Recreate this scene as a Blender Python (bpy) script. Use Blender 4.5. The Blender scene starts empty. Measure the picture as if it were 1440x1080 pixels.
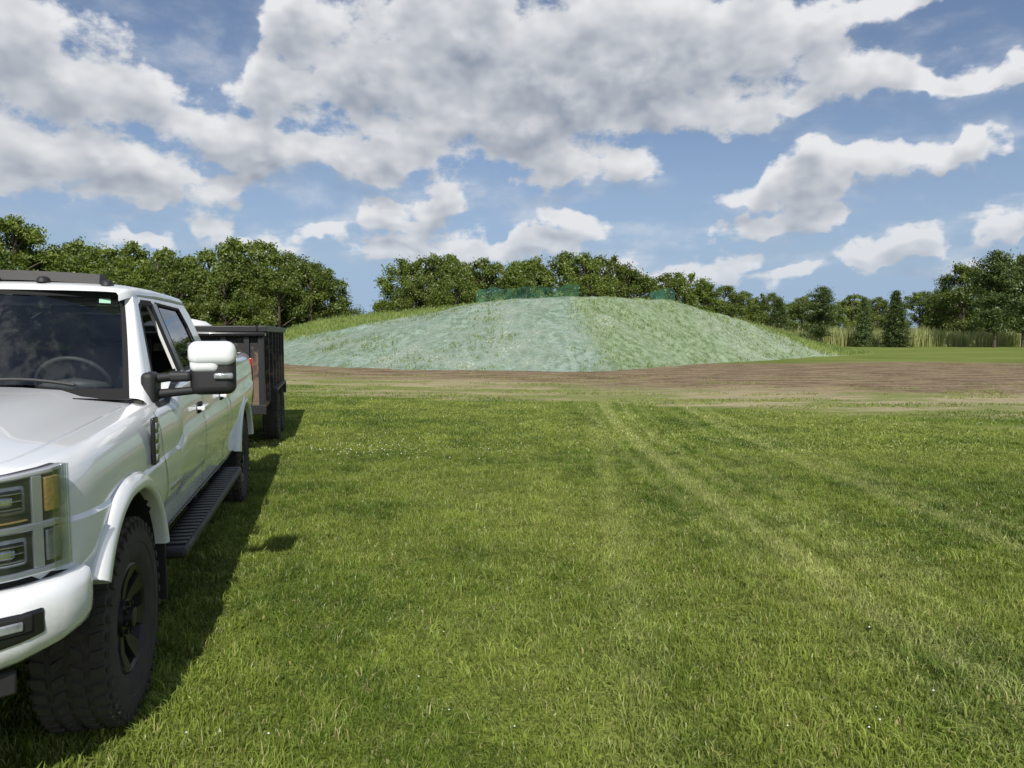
import bpy, bmesh, math, random
import numpy as np
from mathutils import Vector, Matrix
random.seed(7); rng=np.random.default_rng(11)
scene=bpy.context.scene
D=bpy.data
H=1.63
# ------------------------------------------------------------------ helpers
def link(o,parent=None):
    scene.collection.objects.link(o)
    if parent is not None: o.parent=parent
    return o
def empty(name,loc=(0,0,0),rz=0):
    e=D.objects.new(name,None); e.location=loc; e.rotation_euler=(0,0,rz); e.empty_display_size=.2
    scene.collection.objects.link(e); return e
def mesh(name,verts,faces,mats,mi=None,smooth=False,sharp=None):
    me=D.meshes.new(name); me.from_pydata(verts,[],faces)
    for m in (mats if isinstance(mats,(list,tuple)) else [mats]): me.materials.append(m)
    if mi is not None: me.polygons.foreach_set('material_index',mi)
    if smooth:
        me.polygons.foreach_set('use_smooth',[True]*len(me.polygons))
        if sharp: me.set_sharp_from_angle(angle=math.radians(sharp))
    me.update(); return me
def obj(name,verts,faces,mats,parent=None,mi=None,smooth=False,sharp=None,bevel=0,solid=0):
    o=D.objects.new(name,mesh(name,verts,faces,mats,mi,smooth,sharp)); link(o,parent)
    if solid:
        m=o.modifiers.new('s','SOLIDIFY'); m.thickness=solid; m.offset=-1
    if bevel:
        m=o.modifiers.new('b','BEVEL'); m.width=bevel; m.segments=3; m.limit_method='ANGLE'
        o.data.polygons.foreach_set('use_smooth',[True]*len(o.data.polygons)); o.data.set_sharp_from_angle(angle=math.radians(50))
    return o
def boxv(x0,x1,y0,y1,z0,z1,off=0):
    v=[(x0,y0,z0),(x1,y0,z0),(x1,y1,z0),(x0,y1,z0),(x0,y0,z1),(x1,y0,z1),(x1,y1,z1),(x0,y1,z1)]
    f=[(0,3,2,1),(4,5,6,7),(0,1,5,4),(1,2,6,5),(2,3,7,6),(3,0,4,7)]
    return v,[tuple(i+off for i in q) for q in f]
def box(name,x0,x1,y0,y1,z0,z1,mat,parent=None,bevel=.01):
    v,f=boxv(min(x0,x1),max(x0,x1),min(y0,y1),max(y0,y1),z0,z1); return obj(name,v,f,mat,parent,bevel=bevel)
def boxes(name,lst,mat,parent=None,bevel=.008):
    V=[];F=[]
    for b in lst:
        v,f=boxv(min(b[0],b[1]),max(b[0],b[1]),min(b[2],b[3]),max(b[2],b[3]),b[4],b[5],len(V)); V+=v;F+=f
    return obj(name,V,F,mat,parent,bevel=bevel)
def tube(pts,rads,n=8,off=0,cap=True):
    V=[];F=[]
    for i,(p,r) in enumerate(zip(pts,rads)):
        p=Vector(p); a=Vector(pts[max(i-1,0)]); b=Vector(pts[min(i+1,len(pts)-1)])
        d=(b-a).normalized(); u=d.orthogonal().normalized() if abs(d.z)<.95 else Vector((1,0,0)); u=(u-d*u.dot(d)).normalized(); w=d.cross(u)
        if abs(d.z)<.95:
            u=d.cross(Vector((0,0,1))).normalized(); w=d.cross(u)
        for k in range(n):
            t=2*math.pi*k/n; V.append(tuple(p+u*math.cos(t)*r+w*math.sin(t)*r))
    for i in range(len(pts)-1):
        for k in range(n):
            F.append((off+i*n+k,off+i*n+(k+1)%n,off+(i+1)*n+(k+1)%n,off+(i+1)*n+k))
    if cap:
        F.append(tuple(off+k for k in range(n))[::-1]); F.append(tuple(off+(len(pts)-1)*n+k for k in range(n)))
    return V,F
def interp(x,tab):
    xs=[t[0] for t in tab]; ys=[t[1] for t in tab]
    if xs[0]>xs[-1]: xs=xs[::-1]; ys=ys[::-1]
    return float(np.interp(x,xs,ys))
# ------------------------------------------------------------------ node helper
class NT:
    def __init__(s,nt): s.nt=nt
    def node(s,t,**k):
        n=s.nt.nodes.new(t)
        for a,b in k.items(): setattr(n,a,b)
        return n
    def put(s,sock,v):
        if isinstance(v,bpy.types.NodeSocket): s.nt.links.new(v,sock)
        else: sock.default_value=v
    def m(s,op,a,b=None,c=None,clamp=False):
        n=s.node('ShaderNodeMath',operation=op,use_clamp=clamp); s.put(n.inputs[0],a)
        if b is not None: s.put(n.inputs[1],b)
        if c is not None: s.put(n.inputs[2],c)
        return n.outputs[0]
    def add(s,a,b): return s.m('ADD',a,b)
    def sub(s,a,b): return s.m('SUBTRACT',a,b)
    def mul(s,a,b): return s.m('MULTIPLY',a,b)
    def mad(s,a,b,c): return s.m('MULTIPLY_ADD',a,b,c)
    def vm(s,op,a,b=None,c=None,out=0):
        n=s.node('ShaderNodeVectorMath',operation=op); s.put(n.inputs[0],a)
        if b is not None: s.put(n.inputs[1],b)
        if c is not None: s.put(n.inputs[2],c)
        return n.outputs['Value'] if op in('LENGTH','DOT_PRODUCT','DISTANCE') else n.outputs[0]
    def sep(s,v):
        n=s.node('ShaderNodeSeparateXYZ'); s.put(n.inputs[0],v); return n.outputs[0],n.outputs[1],n.outputs[2]
    def comb(s,x,y,z):
        n=s.node('ShaderNodeCombineXYZ')
        for i,v in enumerate((x,y,z)): s.put(n.inputs[i],v)
        return n.outputs[0]
    def noise(s,v,scale,detail=4,rough=.55,dist=0,col=False):
        n=s.node('ShaderNodeTexNoise'); s.put(n.inputs['Vector'],v); n.inputs['Scale'].default_value=scale
        n.inputs['Detail'].default_value=detail; n.inputs['Roughness'].default_value=rough; n.inputs['Distortion'].default_value=dist
        return n.outputs['Color'] if col else n.outputs['Fac']
    def mr(s,v,a,b,c=0,d=1,smooth=True):
        n=s.node('ShaderNodeMapRange'); n.interpolation_type='SMOOTHSTEP' if smooth else 'LINEAR'
        s.put(n.inputs[0],v)
        for i,q in enumerate((a,b,c,d)): s.put(n.inputs[1+i],q)
        return n.outputs[0]
    def mix(s,f,a,b,blend='MIX'):
        n=s.node('ShaderNodeMix',data_type='RGBA',blend_type=blend); s.put(n.inputs[0],f)
        s.put(n.inputs[6],(*a,1) if isinstance(a,tuple) and len(a)==3 else a); s.put(n.inputs[7],(*b,1) if isinstance(b,tuple) and len(b)==3 else b)
        return n.outputs[2]
def newmat(name):
    m=D.materials.new(name); m.use_nodes=True; nt=m.node_tree; nt.nodes.clear()
    T=NT(nt); out=T.node('ShaderNodeOutputMaterial'); return m,T,out
def pbr(name,col,rough=.5,metal=0,coat=0,var=.12,vscale=8,bump=0,bscale=60,spec=.5):
    m,T,out=newmat(name); p=T.node('ShaderNodeBsdfPrincipled')
    tc=T.node('ShaderNodeTexCoord').outputs['Object']
    n=T.noise(tc,vscale,4)
    a=tuple(c*(1-var) for c in col); b=tuple(min(1,c*(1+var)) for c in col)
    T.put(p.inputs['Base Color'],T.mix(n,a,b)); p.inputs['Roughness'].default_value=rough; p.inputs['Metallic'].default_value=metal
    p.inputs['Coat Weight'].default_value=coat; p.inputs['Specular IOR Level'].default_value=spec
    if bump:
        bn=T.node('ShaderNodeBump'); bn.inputs['Strength'].default_value=bump; bn.inputs['Distance'].default_value=.01
        T.put(bn.inputs['Height'],T.noise(tc,bscale,4)); T.put(p.inputs['Normal'],bn.outputs[0])
    T.put(out.inputs[0],p.outputs[0]); return m
# ------------------------------------------------------------------ materials
def paint():
    m,T,out=newmat('white_paint'); p=T.node('ShaderNodeBsdfPrincipled')
    pos=T.node('ShaderNodeNewGeometry').outputs['Position']; x,y,z=T.sep(pos)
    n=T.noise(pos,3,4,.6); n2=T.noise(pos,60,3,.6)
    d=T.mr(z,.86,.58); d=T.mul(d,T.mr(T.mad(n,.6,T.mul(n2,.5)),.50,.72)); d=T.mul(d,.38)
    c=T.mix(d,(.77,.785,.79),(.30,.26,.20))
    T.put(p.inputs['Base Color'],c); T.put(p.inputs['Roughness'],T.mr(d,0,.5,.22,.6)); p.inputs['Coat Weight'].default_value=1.0; p.inputs['Coat Roughness'].default_value=.03
    T.put(out.inputs[0],p.outputs[0]); return m
M_paint=paint()
M_black=pbr('black_plastic',(.018,.018,.019),.55,bump=.2,bscale=300)
M_gloss=pbr('gloss_black',(.012,.012,.013),.22,coat=.3)
M_rubber=pbr('tyre_rubber',(.060,.054,.046),.9,var=.4,vscale=14,bump=.3,bscale=120,spec=.25)
M_rim=pbr('black_rim',(.02,.02,.021),.38,metal=.3)
M_gap=pbr('panel_gap',(.01,.01,.01),.9)
M_chrome=pbr('chrome',(.75,.76,.78),.18,metal=1,var=.04)
M_silver=pbr('silver_trim',(.62,.63,.65),.2,metal=.5,coat=.5,var=.04)
M_amber=pbr('amber_lens',(.62,.40,.12),.2,coat=.6,bump=.8,bscale=60)
M_lamp=pbr('lamp_inner',(.36,.38,.40),.12,metal=.5,var=.7,vscale=30)
M_refl=pbr('lamp_housing_grey',(.055,.057,.06),.2,metal=.2,var=.7,vscale=12)
M_int=pbr('interior',(.035,.034,.034),.7)
M_under=pbr('underbody',(.02,.019,.018),.9)
M_tank=pbr('white_tank',(.75,.76,.75),.4)
M_steel=pbr('trailer_steel',(.022,.022,.024),.45,var=.5,vscale=5,bump=.2)
def rusty():
    m,T,out=newmat('muddy_steel'); p=T.node('ShaderNodeBsdfPrincipled')
    pos=T.node('ShaderNodeTexCoord').outputs['Object']; x,y,z=T.sep(pos)
    n=T.noise(pos,3,6,.7); n2=T.noise(pos,25,4)
    c=T.mix(T.mr(T.add(n,T.mr(z,.6,1.7,.12,-.10)),.44,.62),(.024,.023,.024),(.16,.11,.078)); c=T.mix(T.mul(T.mr(n2,.5,.7),.4),c,(.22,.17,.12))
    T.put(p.inputs['Base Color'],c); p.inputs['Roughness'].default_value=.75; T.put(out.inputs[0],p.outputs[0]); return m
M_rust=rusty()
def glass(name,tint,gl,k=1.1):
    m,T,out=newmat(name); tr=T.node('ShaderNodeBsdfTransparent'); tr.inputs[0].default_value=(*tint,1)
    g=T.node('ShaderNodeBsdfGlossy'); g.inputs['Roughness'].default_value=.02; g.inputs['Color'].default_value=(.9,.95,1,1)
    lw=T.node('ShaderNodeFresnel'); lw.inputs[0].default_value=1.5
    pos=T.node('ShaderNodeTexCoord').outputs['Object']
    mx=T.node('ShaderNodeMixShader'); T.put(mx.inputs[0],T.m('MULTIPLY_ADD',lw.outputs[0],k,T.mul(T.noise(pos,3,3),gl),clamp=True)); T.put(mx.inputs[1],tr.outputs[0]); T.put(mx.inputs[2],g.outputs[0])
    T.put(out.inputs[0],mx.outputs[0]); return m
M_glass=glass('window_glass',(.66,.70,.70),.05)
M_tint=glass('tinted_glass',(.06,.07,.075),.10)
M_lens=glass('lamp_glass',(.95,.96,.98),.02,.7)

def lawn_color(T,pos):
    x,y,z=T.sep(pos)
    nA=T.noise(pos,.24,3,.6); nB=T.noise(pos,1.1,4,.68); nC=T.noise(pos,7,2)
    c=T.mix(T.mr(nB,.34,.66),(.092,.150,.018),(.225,.285,.048))
    c=T.mix(T.mul(T.mr(nA,.42,.60),.55),c,(.29,.325,.072))
    c=T.mix(T.mul(T.mr(nA,.46,.34),.35),c,(.085,.14,.018))
    c=T.mix(T.mul(T.mr(nC,.5,.75),.28),c,(.33,.33,.105))
    ym=T.sub(y,3.0)
    x1=T.add(T.mad(ym,-.10,2.25),T.mul(T.mul(ym,ym),.0068))
    dx=T.add(T.sub(x,x1),T.mad(nB,.30,-.15))
    k=None
    for offx,st,wd in((0,.60,.24),(1.80,.50,.22),(.38,.38,.16),(2.16,.32,.16),(-.36,.28,.14),(.75,.18,.14)):
        a=T.m('ABSOLUTE',T.sub(dx,offx)); q=T.mul(T.mr(a,.02,wd,1,0),st)
        k=q if k is None else T.m('MAXIMUM',k,q)
    x2=T.add(T.mad(ym,.13,.55),T.mul(T.mul(ym,ym),-.004)); dx2=T.add(T.sub(x,x2),T.mad(nB,.3,-.15))
    for offx in(0,1.8):
        k=T.m('MAXIMUM',k,T.mul(T.mr(T.m('ABSOLUTE',T.sub(dx2,offx)),.02,.22,1,0),.22))
    k=T.mul(k,T.mr(nC,.25,.6,.35,1))
    k=T.mul(k,T.mr(y,2.2,5,.6,1))
    return T.mix(k,c,(.45,.47,.18)),nA,nB,nC
def ground_mat():
    m,T,out=newmat('ground'); pos=T.node('ShaderNodeNewGeometry').outputs['Position']
    c,nA,nB,nC=lawn_color(T,pos); x,y,z=T.sep(pos)
    c=T.mix(.35,c,(.05,.06,.015))
    st=T.vm('MULTIPLY',pos,(.30,1.0,1)); w1=T.noise(st,.35,5,.6); w2=T.noise(st,1.6,5,.7); w3=T.noise(pos,5,4,.7)
    far=T.mr(y,22,40); c=T.mix(far,c,T.mix(T.mr(w1,.3,.7),(.105,.15,.028),(.20,.235,.06)))
    yf=T.mad(x,-.45,18.3)
    F=T.add(T.sub(y,yf),T.mad(w1,16,-8)); F=T.add(F,T.mad(w2,9,-4.5))
    B=T.add(T.sub(T.mad(x,-.05,43),y),T.mad(w1,16,-8)); B=T.add(B,T.mad(w2,8,-4))
    mask=T.mul(T.mr(F,-2,2.5),T.mr(B,-1,3))
    soil=T.mix(T.mr(w2,.38,.62),(.115,.078,.046),(.275,.205,.125))
    depth=T.sub(y,yf)
    soil=T.mix(T.mul(T.mr(T.add(depth,T.mad(w1,12,-6)),3,9,1,0),.75),soil,(.39,.34,.20))
    soil=T.mix(T.mr(w3,.50,.70,0,.65),soil,(.44,.37,.25))
    grn=T.noise(st,.75,6,.78)
    lim=T.mr(depth,2,11,.48,.60)
    soil=T.mix(T.mul(T.mr(T.sub(grn,lim),-.02,.05),.8),soil,T.mix(w3,(.13,.175,.035),(.22,.25,.08)))
    c=T.mix(mask,c,soil)
    p=T.node('ShaderNodeBsdfPrincipled'); T.put(p.inputs['Base Color'],c); p.inputs['Roughness'].default_value=.95; p.inputs['Specular IOR Level'].default_value=.1
    b=T.node('ShaderNodeBump'); b.inputs['Strength'].default_value=.9; b.inputs['Distance'].default_value=.10
    T.put(b.inputs['Height'],T.add(w3,w2)); T.put(p.inputs['Normal'],b.outputs[0]); T.put(out.inputs[0],p.outputs[0]); return m
M_ground=ground_mat()
def foliage(name,fn,trans=.3):
    m,T,out=newmat(name); c=fn(T)
    d=T.node('ShaderNodeBsdfDiffuse'); t=T.node('ShaderNodeBsdfTranslucent'); g=T.node('ShaderNodeBsdfGlossy'); g.inputs['Roughness'].default_value=.45
    T.put(d.inputs[0],c); T.put(t.inputs[0],T.mix(.5,c,T.mix(1.0,c,(1.0,1.15,.5),'MULTIPLY')))
    a=T.node('ShaderNodeMixShader'); a.inputs[0].default_value=trans; T.put(a.inputs[1],d.outputs[0]); T.put(a.inputs[2],t.outputs[0])
    b=T.node('ShaderNodeMixShader'); b.inputs[0].default_value=.04; T.put(b.inputs[1],a.outputs[0]); T.put(b.inputs[2],g.outputs[0])
    T.put(out.inputs[0],b.outputs[0]); return m
def tint(T):
    a=T.node('ShaderNodeAttribute'); a.attribute_name='tint'; return a.outputs['Fac']
def f_grass(T):
    pos=T.node('ShaderNodeNewGeometry').outputs['Position']; c=lawn_color(T,pos)[0]; t=tint(T)
    v=T.mr(t,0,.9,.6,1.55,False); cc=T.vm('MULTIPLY',c,T.comb(v,v,v))
    return T.mix(T.mr(t,.9,.93),cc,(.48,.42,.19))
M_grass=foliage('grass_blades',f_grass,.35)
def f_tree(dark,light):
    def f(T):
        t=tint(T); oi=T.node('ShaderNodeObjectInfo').outputs['Random']
        c=T.mix(t,dark,light); v=T.mr(oi,0,1,.78,1.2,False); return T.vm('MULTIPLY',c,T.comb(v,v,T.mul(v,.9)))
    return f
M_leaf=foliage('tree_foliage',f_tree((.065,.105,.017),(.21,.265,.046)),.38)
M_leaf2=foliage('far_foliage',f_tree((.09,.13,.04),(.18,.235,.08)),.3)
M_needle=foliage('conifer_foliage',f_tree((.045,.075,.024),(.12,.165,.05)),.15)
M_reed=foliage('reeds',f_tree((.26,.31,.11),(.50,.50,.25)),.35)
M_weed=foliage('weeds',f_tree((.13,.19,.05),(.28,.35,.11)),.3)
M_bark=pbr('bark',(.09,.07,.05),.95,var=.3,bump=.5,bscale=10)
def mound_mat():
    m,T,out=newmat('hydroseeded_soil'); pos=T.node('ShaderNodeNewGeometry').outputs['Position']; x,y,z=T.sep(pos)
    n1=T.noise(pos,.28,4,.6); n2=T.noise(pos,2.2,6,.78); n3=T.noise(pos,9,4,.8); ns=T.noise(T.vm('MULTIPLY',pos,(2.2,.3,1)),1.3,4,.7)
    c=T.mix(T.mr(n2,.38,.62),(.135,.195,.145),(.285,.365,.30))
    c=T.mix(T.mul(T.mr(ns,.46,.60),.40),c,(.34,.41,.36))
    c=T.mix(T.mul(T.mr(n1,.48,.62),.55),c,(.29,.34,.36))
    e=T.sub(x,T.mad(T.sub(y,31),-.10,4.6))
    right=T.mr(T.add(e,T.mad(n2,4,-2)),-.8,.8)
    g=T.mix(T.mr(n2,.38,.6),(.115,.165,.055),(.26,.325,.18))
    c=T.mix(T.mul(right,.68),c,g)
    c=T.mix(T.mul(T.mr(T.add(n3,T.mul(T.sub(n1,.5),.7)),.49,.57),.65),c,(.12,.17,.065))
    w=T.mul(T.mr(n3,.50,.62),T.mr(T.add(n1,T.mul(T.mr(x,9,18),.14)),.52,.64)); c=T.mix(T.mul(w,.7),c,(.64,.67,.60))
    c=T.mix(T.mr(T.sub(y,T.mad(x,.1,51)),0,2),c,T.mix(n2,(.14,.19,.04),(.24,.29,.08)))
    p=T.node('ShaderNodeBsdfPrincipled'); T.put(p.inputs['Base Color'],c); p.inputs['Roughness'].default_value=1; p.inputs['Specular IOR Level'].default_value=.1
    b=T.node('ShaderNodeBump'); b.inputs['Strength'].default_value=.8; b.inputs['Distance'].default_value=.06
    T.put(b.inputs['Height'],T.add(n2,T.mul(n3,.6))); T.put(p.inputs['Normal'],b.outputs[0]); T.put(out.inputs[0],p.outputs[0]); return m
M_mound=mound_mat()
# ------------------------------------------------------------------ camera
cam=D.objects.new('camera',D.cameras.new('camera')); link(cam); scene.camera=cam
cam.location=(0,0,H); cam.rotation_euler=(math.radians(90-3.97),0,0)
cam.data.lens=25.25; cam.data.sensor_width=36; cam.data.clip_end=6000; cam.data.clip_start=.05
# ------------------------------------------------------------------ sun
to_sun=Vector((.10,-1.03,1.0)).normalized()
sl=D.lights.new('sun','SUN'); sl.energy=4.6; sl.angle=math.radians(.53); sl.color=(1,.955,.88)
so=D.objects.new('sun',sl); link(so); so.rotation_euler=to_sun.to_track_quat('Z','Y').to_euler()
# ------------------------------------------------------------------ world
w=D.worlds.new('World'); scene.world=w; w.use_nodes=True; w.node_tree.nodes.clear(); T=NT(w.node_tree)
w.cycles.sampling_method='NONE'
wo=T.node('ShaderNodeOutputWorld'); bg=T.node('ShaderNodeBackground'); T.put(wo.inputs[0],bg.outputs[0])
SK=.09; bg.inputs[1].default_value=SK
sky=T.node('ShaderNodeTexSky'); sky.sky_type='NISHITA'; sky.sun_disc=False
sky.sun_elevation=math.asin(to_sun.z); sky.sun_rotation=math.atan2(to_sun.x,to_sun.y); sky.air_density=1.0; sky.dust_density=1.0; sky.ozone_density=2.0
dirv=T.vm('NORMALIZE',T.node('ShaderNodeTexCoord').outputs['Generated'])
dx_,dy_,dz_=T.sep(dirv)
T.put(sky.inputs[0],T.vm('NORMALIZE',T.comb(dx_,dy_,T.m('MAXIMUM',dz_,.10))))
def px(u,v):
    a=(u-720); yc=540-v; y=1007.6+.0692*yc; z=-69.9+.9976*yc
    return math.degrees(math.atan2(a,y)), math.degrees(math.atan2(z,math.hypot(a,y)))
CL=[(50,100,165,80),(190,140,105,46),(40,225,130,42),(140,240,120,34),(240,255,110,26),(280,175,85,32),(350,215,70,26),
    (20,10,90,36),(430,50,55,55),(390,130,60,38),(530,110,105,72),(670,70,150,85),(650,165,115,46),(820,80,165,80),(770,170,110,44),(740,215,50,18),(930,80,145,78),(920,150,80,26),
    (1090,50,135,55),(1160,120,115,38),(1050,165,60,18),(1320,110,110,20),(1410,90,50,18),(1270,0,150,14),
    (545,225,85,30),(470,215,50,20),(780,250,80,24),(870,225,70,28),
    (1362,190,34,32),(1350,225,34,20),(1285,232,60,20),(1240,215,40,18),(1150,240,52,36),(1110,260,40,20),(1060,285,40,14),(1155,302,26,26),
    (300,312,42,22),(450,325,40,12),(545,300,26,24),(625,290,40,22),(580,328,70,20),(720,350,140,19),(810,318,60,16),(570,362,80,16),
    (1245,355,84,22),(1090,322,70,16),(1100,390,70,14),(1415,315,50,26),(1000,362,70,14),(920,382,90,14),(370,340,60,14),(200,335,50,12),(1400,385,60,10)]
A0,A1,E0,E1=-48.,48.,0.,40.
nA_,nE_=70,56
Ag=np.linspace(A0,A1,nA_); Eg=np.linspace(E0,E1,nE_); AA,EE=np.meshgrid(Ag,Eg,indexing='ij')
acc=np.zeros_like(AA)
for (u,v,hw,hh) in CL:
    a,e=px(u,v); wa=hw*.0567*math.cos(math.radians(a))**2*1.12; ha=hh*.0567*math.cos(math.radians(a))*1.15
    ll=np.sqrt(((AA-a)/wa)**2+((EE-e)/ha)**2); acc+=np.exp(-5*np.minimum(ll,6))
fld=np.clip(1+np.log(acc+1e-9)/5,-1.0,1.0)
mean_=float(fld.mean()); U,Sg,Vt=np.linalg.svd(fld-mean_,full_matrices=False)
def curve3(val,tables):
    n=T.node('ShaderNodeRGBCurve'); n.mapping.use_clip=False
    T.put(n.inputs['Color'],T.comb(val,val,val)); 
    for ci in range(3):
        c=n.mapping.curves[ci]; tb=tables[ci]; N_=len(tb)
        while len(c.points)>2: c.points.remove(c.points[-1])
        c.points[0].location=(0,float(tb[0])); c.points[1].location=(1,float(tb[-1]))
        for i in range(1,N_-1): c.points.new(i/(N_-1),float(tb[i]))
    n.mapping.update(); return n.outputs[0]
R=12
tabA=[];tabE=[];wts=[]
for r in range(R):
    a=U[:,r]; b=Vt[r]; ma,mb=np.abs(a).max(),np.abs(b).max()
    tabA.append(.5+.5*a/ma); tabE.append(.5+.5*b/mb); wts.append(Sg[r]*ma*mb)
def density(dv,full=True):
    x,y,z=T.sep(dv)
    wn=T.vm('SUBTRACT',T.noise(dv,11,3 if full else 1,.6,col=True),(.5,.5,.5)); wx,wy,_=T.sep(wn)
    A=T.mad(T.m('ARCTAN2',x,y),57.2958,T.mul(wx,8)); E=T.mad(T.m('ARCSINE',z),57.2958,T.mul(wy,5))
    a=T.m('MULTIPLY_ADD',A,1/(A1-A0),-A0/(A1-A0),clamp=True); e=T.m('MULTIPLY_ADD',E,1/(E1-E0),-E0/(E1-E0),clamp=True)
    bl=mean_
    for g in range(R//3):
        ca=T.vm('MULTIPLY_ADD',curve3(a,tabA[3*g:3*g+3]),(2,2,2),(-1,-1,-1)); ce=T.vm('MULTIPLY_ADD',curve3(e,tabE[3*g:3*g+3]),(2,2,2),(-1,-1,-1))
        ce=T.vm('MULTIPLY',ce,tuple(float(q) for q in wts[3*g:3*g+3])); bl=T.add(bl,T.vm('DOT_PRODUCT',ca,ce))
    qd=T.m('ADD',z,.16); pv=T.comb(T.m('DIVIDE',x,qd),T.m('DIVIDE',y,qd),T.mul(z,3))
    nb=T.noise(pv,2.2,6 if full else 3,.55)
    nf=T.noise(T.vm('MULTIPLY',dv,(1,1,1.4)),19,6 if full else 2,.60)
    gen=T.mad(T.noise(pv,.8,1),5,-2.6)
    inview=T.mul(T.mr(T.m('ABSOLUTE',A),40,47,1,0),T.mr(E,30,38,1,0))
    base=T.add(T.mul(bl,inview),T.mul(gen,T.sub(1,inview)))
    return T.add(T.add(T.mul(base,1.05),T.mad(nb,1.3,-.65)),T.mad(nf,1.9,-.95)),E,nb
d1,E,nb=density(dirv)
d2,_,_=density(T.vm('NORMALIZE',T.vm('ADD',dirv,(.003,-.006,.026))),False)
mask=T.mr(d1,-.04,.42)
thin=T.mul(T.mr(nb,.40,.64),T.mul(T.mr(d1,-1.0,.2),.40))
mask=T.m('MAXIMUM',mask,thin)
lit=T.m('ADD',T.mad(T.sub(d1,d2),.66,.74),T.mul(T.mr(d1,.15,1.0),-.46))
lit=T.m('MINIMUM',T.m('MAXIMUM',lit,0),1)
k=1/SK
cc=T.mix(lit,(.28*k,.325*k,.40*k),(.80*k,.81*k,.83*k))
skyc=T.mix(1.0,sky.outputs[0],(.95,.98,1.06),'MULTIPLY')
skyc=T.mix(.10,skyc,(.42*k,.50*k,.62*k))
Eb=T.mul(T.m('ARCSINE',dz_),57.2958)
skyc=T.mix(T.mr(Eb,0,18,.8,0,False),skyc,(.34*k,.46*k,.65*k))
hz=T.mr(Eb,0,12,.5,0); cc=T.mix(hz,cc,T.mix(.5,skyc,(.62*k,.66*k,.72*k)))
colr=T.mix(T.mul(mask,T.mr(Eb,0.5,4)),skyc,cc)
T.put(bg.inputs[0],colr)
# ------------------------------------------------------------------ ground
S=3000
obj('ground',[(-S,-S,0),(S,-S,0),(S,S,0),(-S,S,0)],[(0,1,2,3)],M_ground)
# mound
poly=np.array([(-15,42),(-12.6,38),(-9.4,35.2),(-3.8,31.8),(2,30.6),(5.5,31.6),(9,37.0),(17.4,45.6),(24,53),(31.0,60),(30,64),(18,66),(2,66),(-10,66),(-20,66),(-26,60),(-22,50)],float)
def seg_d(P,a,b):
    ab=b-a; t=np.clip(((P-a)@ab)/(ab@ab),0,1); return np.linalg.norm(P-(a+t[:,None]*ab),axis=1),t
def inside(P,poly):
    r=np.zeros(len(P),bool); n=len(poly)
    for i in range(n):
        a=poly[i]; b=poly[(i+1)%n]
        c=((a[1]>P[:,1])!=(b[1]>P[:,1]))&(P[:,0]<(b[0]-a[0])*(P[:,1]-a[1])/(b[1]-a[1]+1e-12)+a[0]); r^=c
    return r
crest=[((-14.,57.),2.9),((-3.,53.),3.7),((-.8,45.),3.78),((4.2,42.5),3.83),((9.8,46.5),3.90),((15.,52.),3.05),((22.,57.),1.55)]
from mathutils import noise as mn
def mound_h(P):
    P=np.asarray(P,float)
    jit=np.array([(mn.noise((p[0]*.3,p[1]*.3,11.))*.9+mn.noise((p[0]*.9,p[1]*.9,2.))*.35) for p in P])
    db=np.full(len(P),1e9)
    for i in range(len(poly)):
        d,_=seg_d(P,poly[i],poly[(i+1)%len(poly)]); db=np.minimum(db,d)
    dc=np.full(len(P),1e9); hc=np.zeros(len(P)); ws=np.zeros(len(P))
    for i in range(len(crest)-1):
        a,ha=crest[i]; b,hb=crest[i+1]; d,t=seg_d(P,np.array(a),np.array(b)); h=ha+(hb-ha)*t
        wt=1/(d+.4)**3; hc+=h*wt; ws+=wt; dc=np.minimum(dc,d)
    db=np.maximum(db-np.clip(jit+.5,0,1.4)*np.exp(-db/2.5),0)
    hc/=ws; t=db/(db+dc+1e-6)
    f=np.where(t<.12,t*t/.24,.06+(t-.12)); f=f/.94
    f=1-np.sqrt((1-np.clip(f,0,1))**2+.004)+.03*np.clip(f,0,1)*2.0
    r=np.where(inside(P,poly),np.clip(f,0,1.02)*hc,-.05)
    return np.where(r<.004,-.05,r)
gx=np.arange(-27,31.9,.3); gy=np.arange(30,67.,.3); X,Y=np.meshgrid(gx,gy); P=np.c_[X.ravel(),Y.ravel()]
Z=mound_h(P)
def bumpy(z,p): return z if z<=0 else z+min(z,1)*(.10*mn.noise((p[0]*.45,p[1]*.45,0))+.05*mn.noise((p[0]*1.3,p[1]*1.3,3))+.035*mn.noise((p[0]*3.3,p[1]*3.3,7)))
Z=np.array([bumpy(z,p) for z,p in zip(Z,P)])
ny,nx=X.shape; F=[]
for j in range(ny-1):
    for i in range(nx-1):
        q=(j*nx+i,j*nx+i+1,(j+1)*nx+i+1,(j+1)*nx+i)
        if max(Z[k] for k in q)>0: F.append(q)
obj('soil_mound',np.c_[P,Z].tolist(),F,M_mound,smooth=True)
def addtint(me,vals_per_vert):
    a=me.attributes.new('tint','FLOAT','POINT'); a.data.foreach_set('value',np.asarray(vals_per_vert,np.float32))
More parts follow.
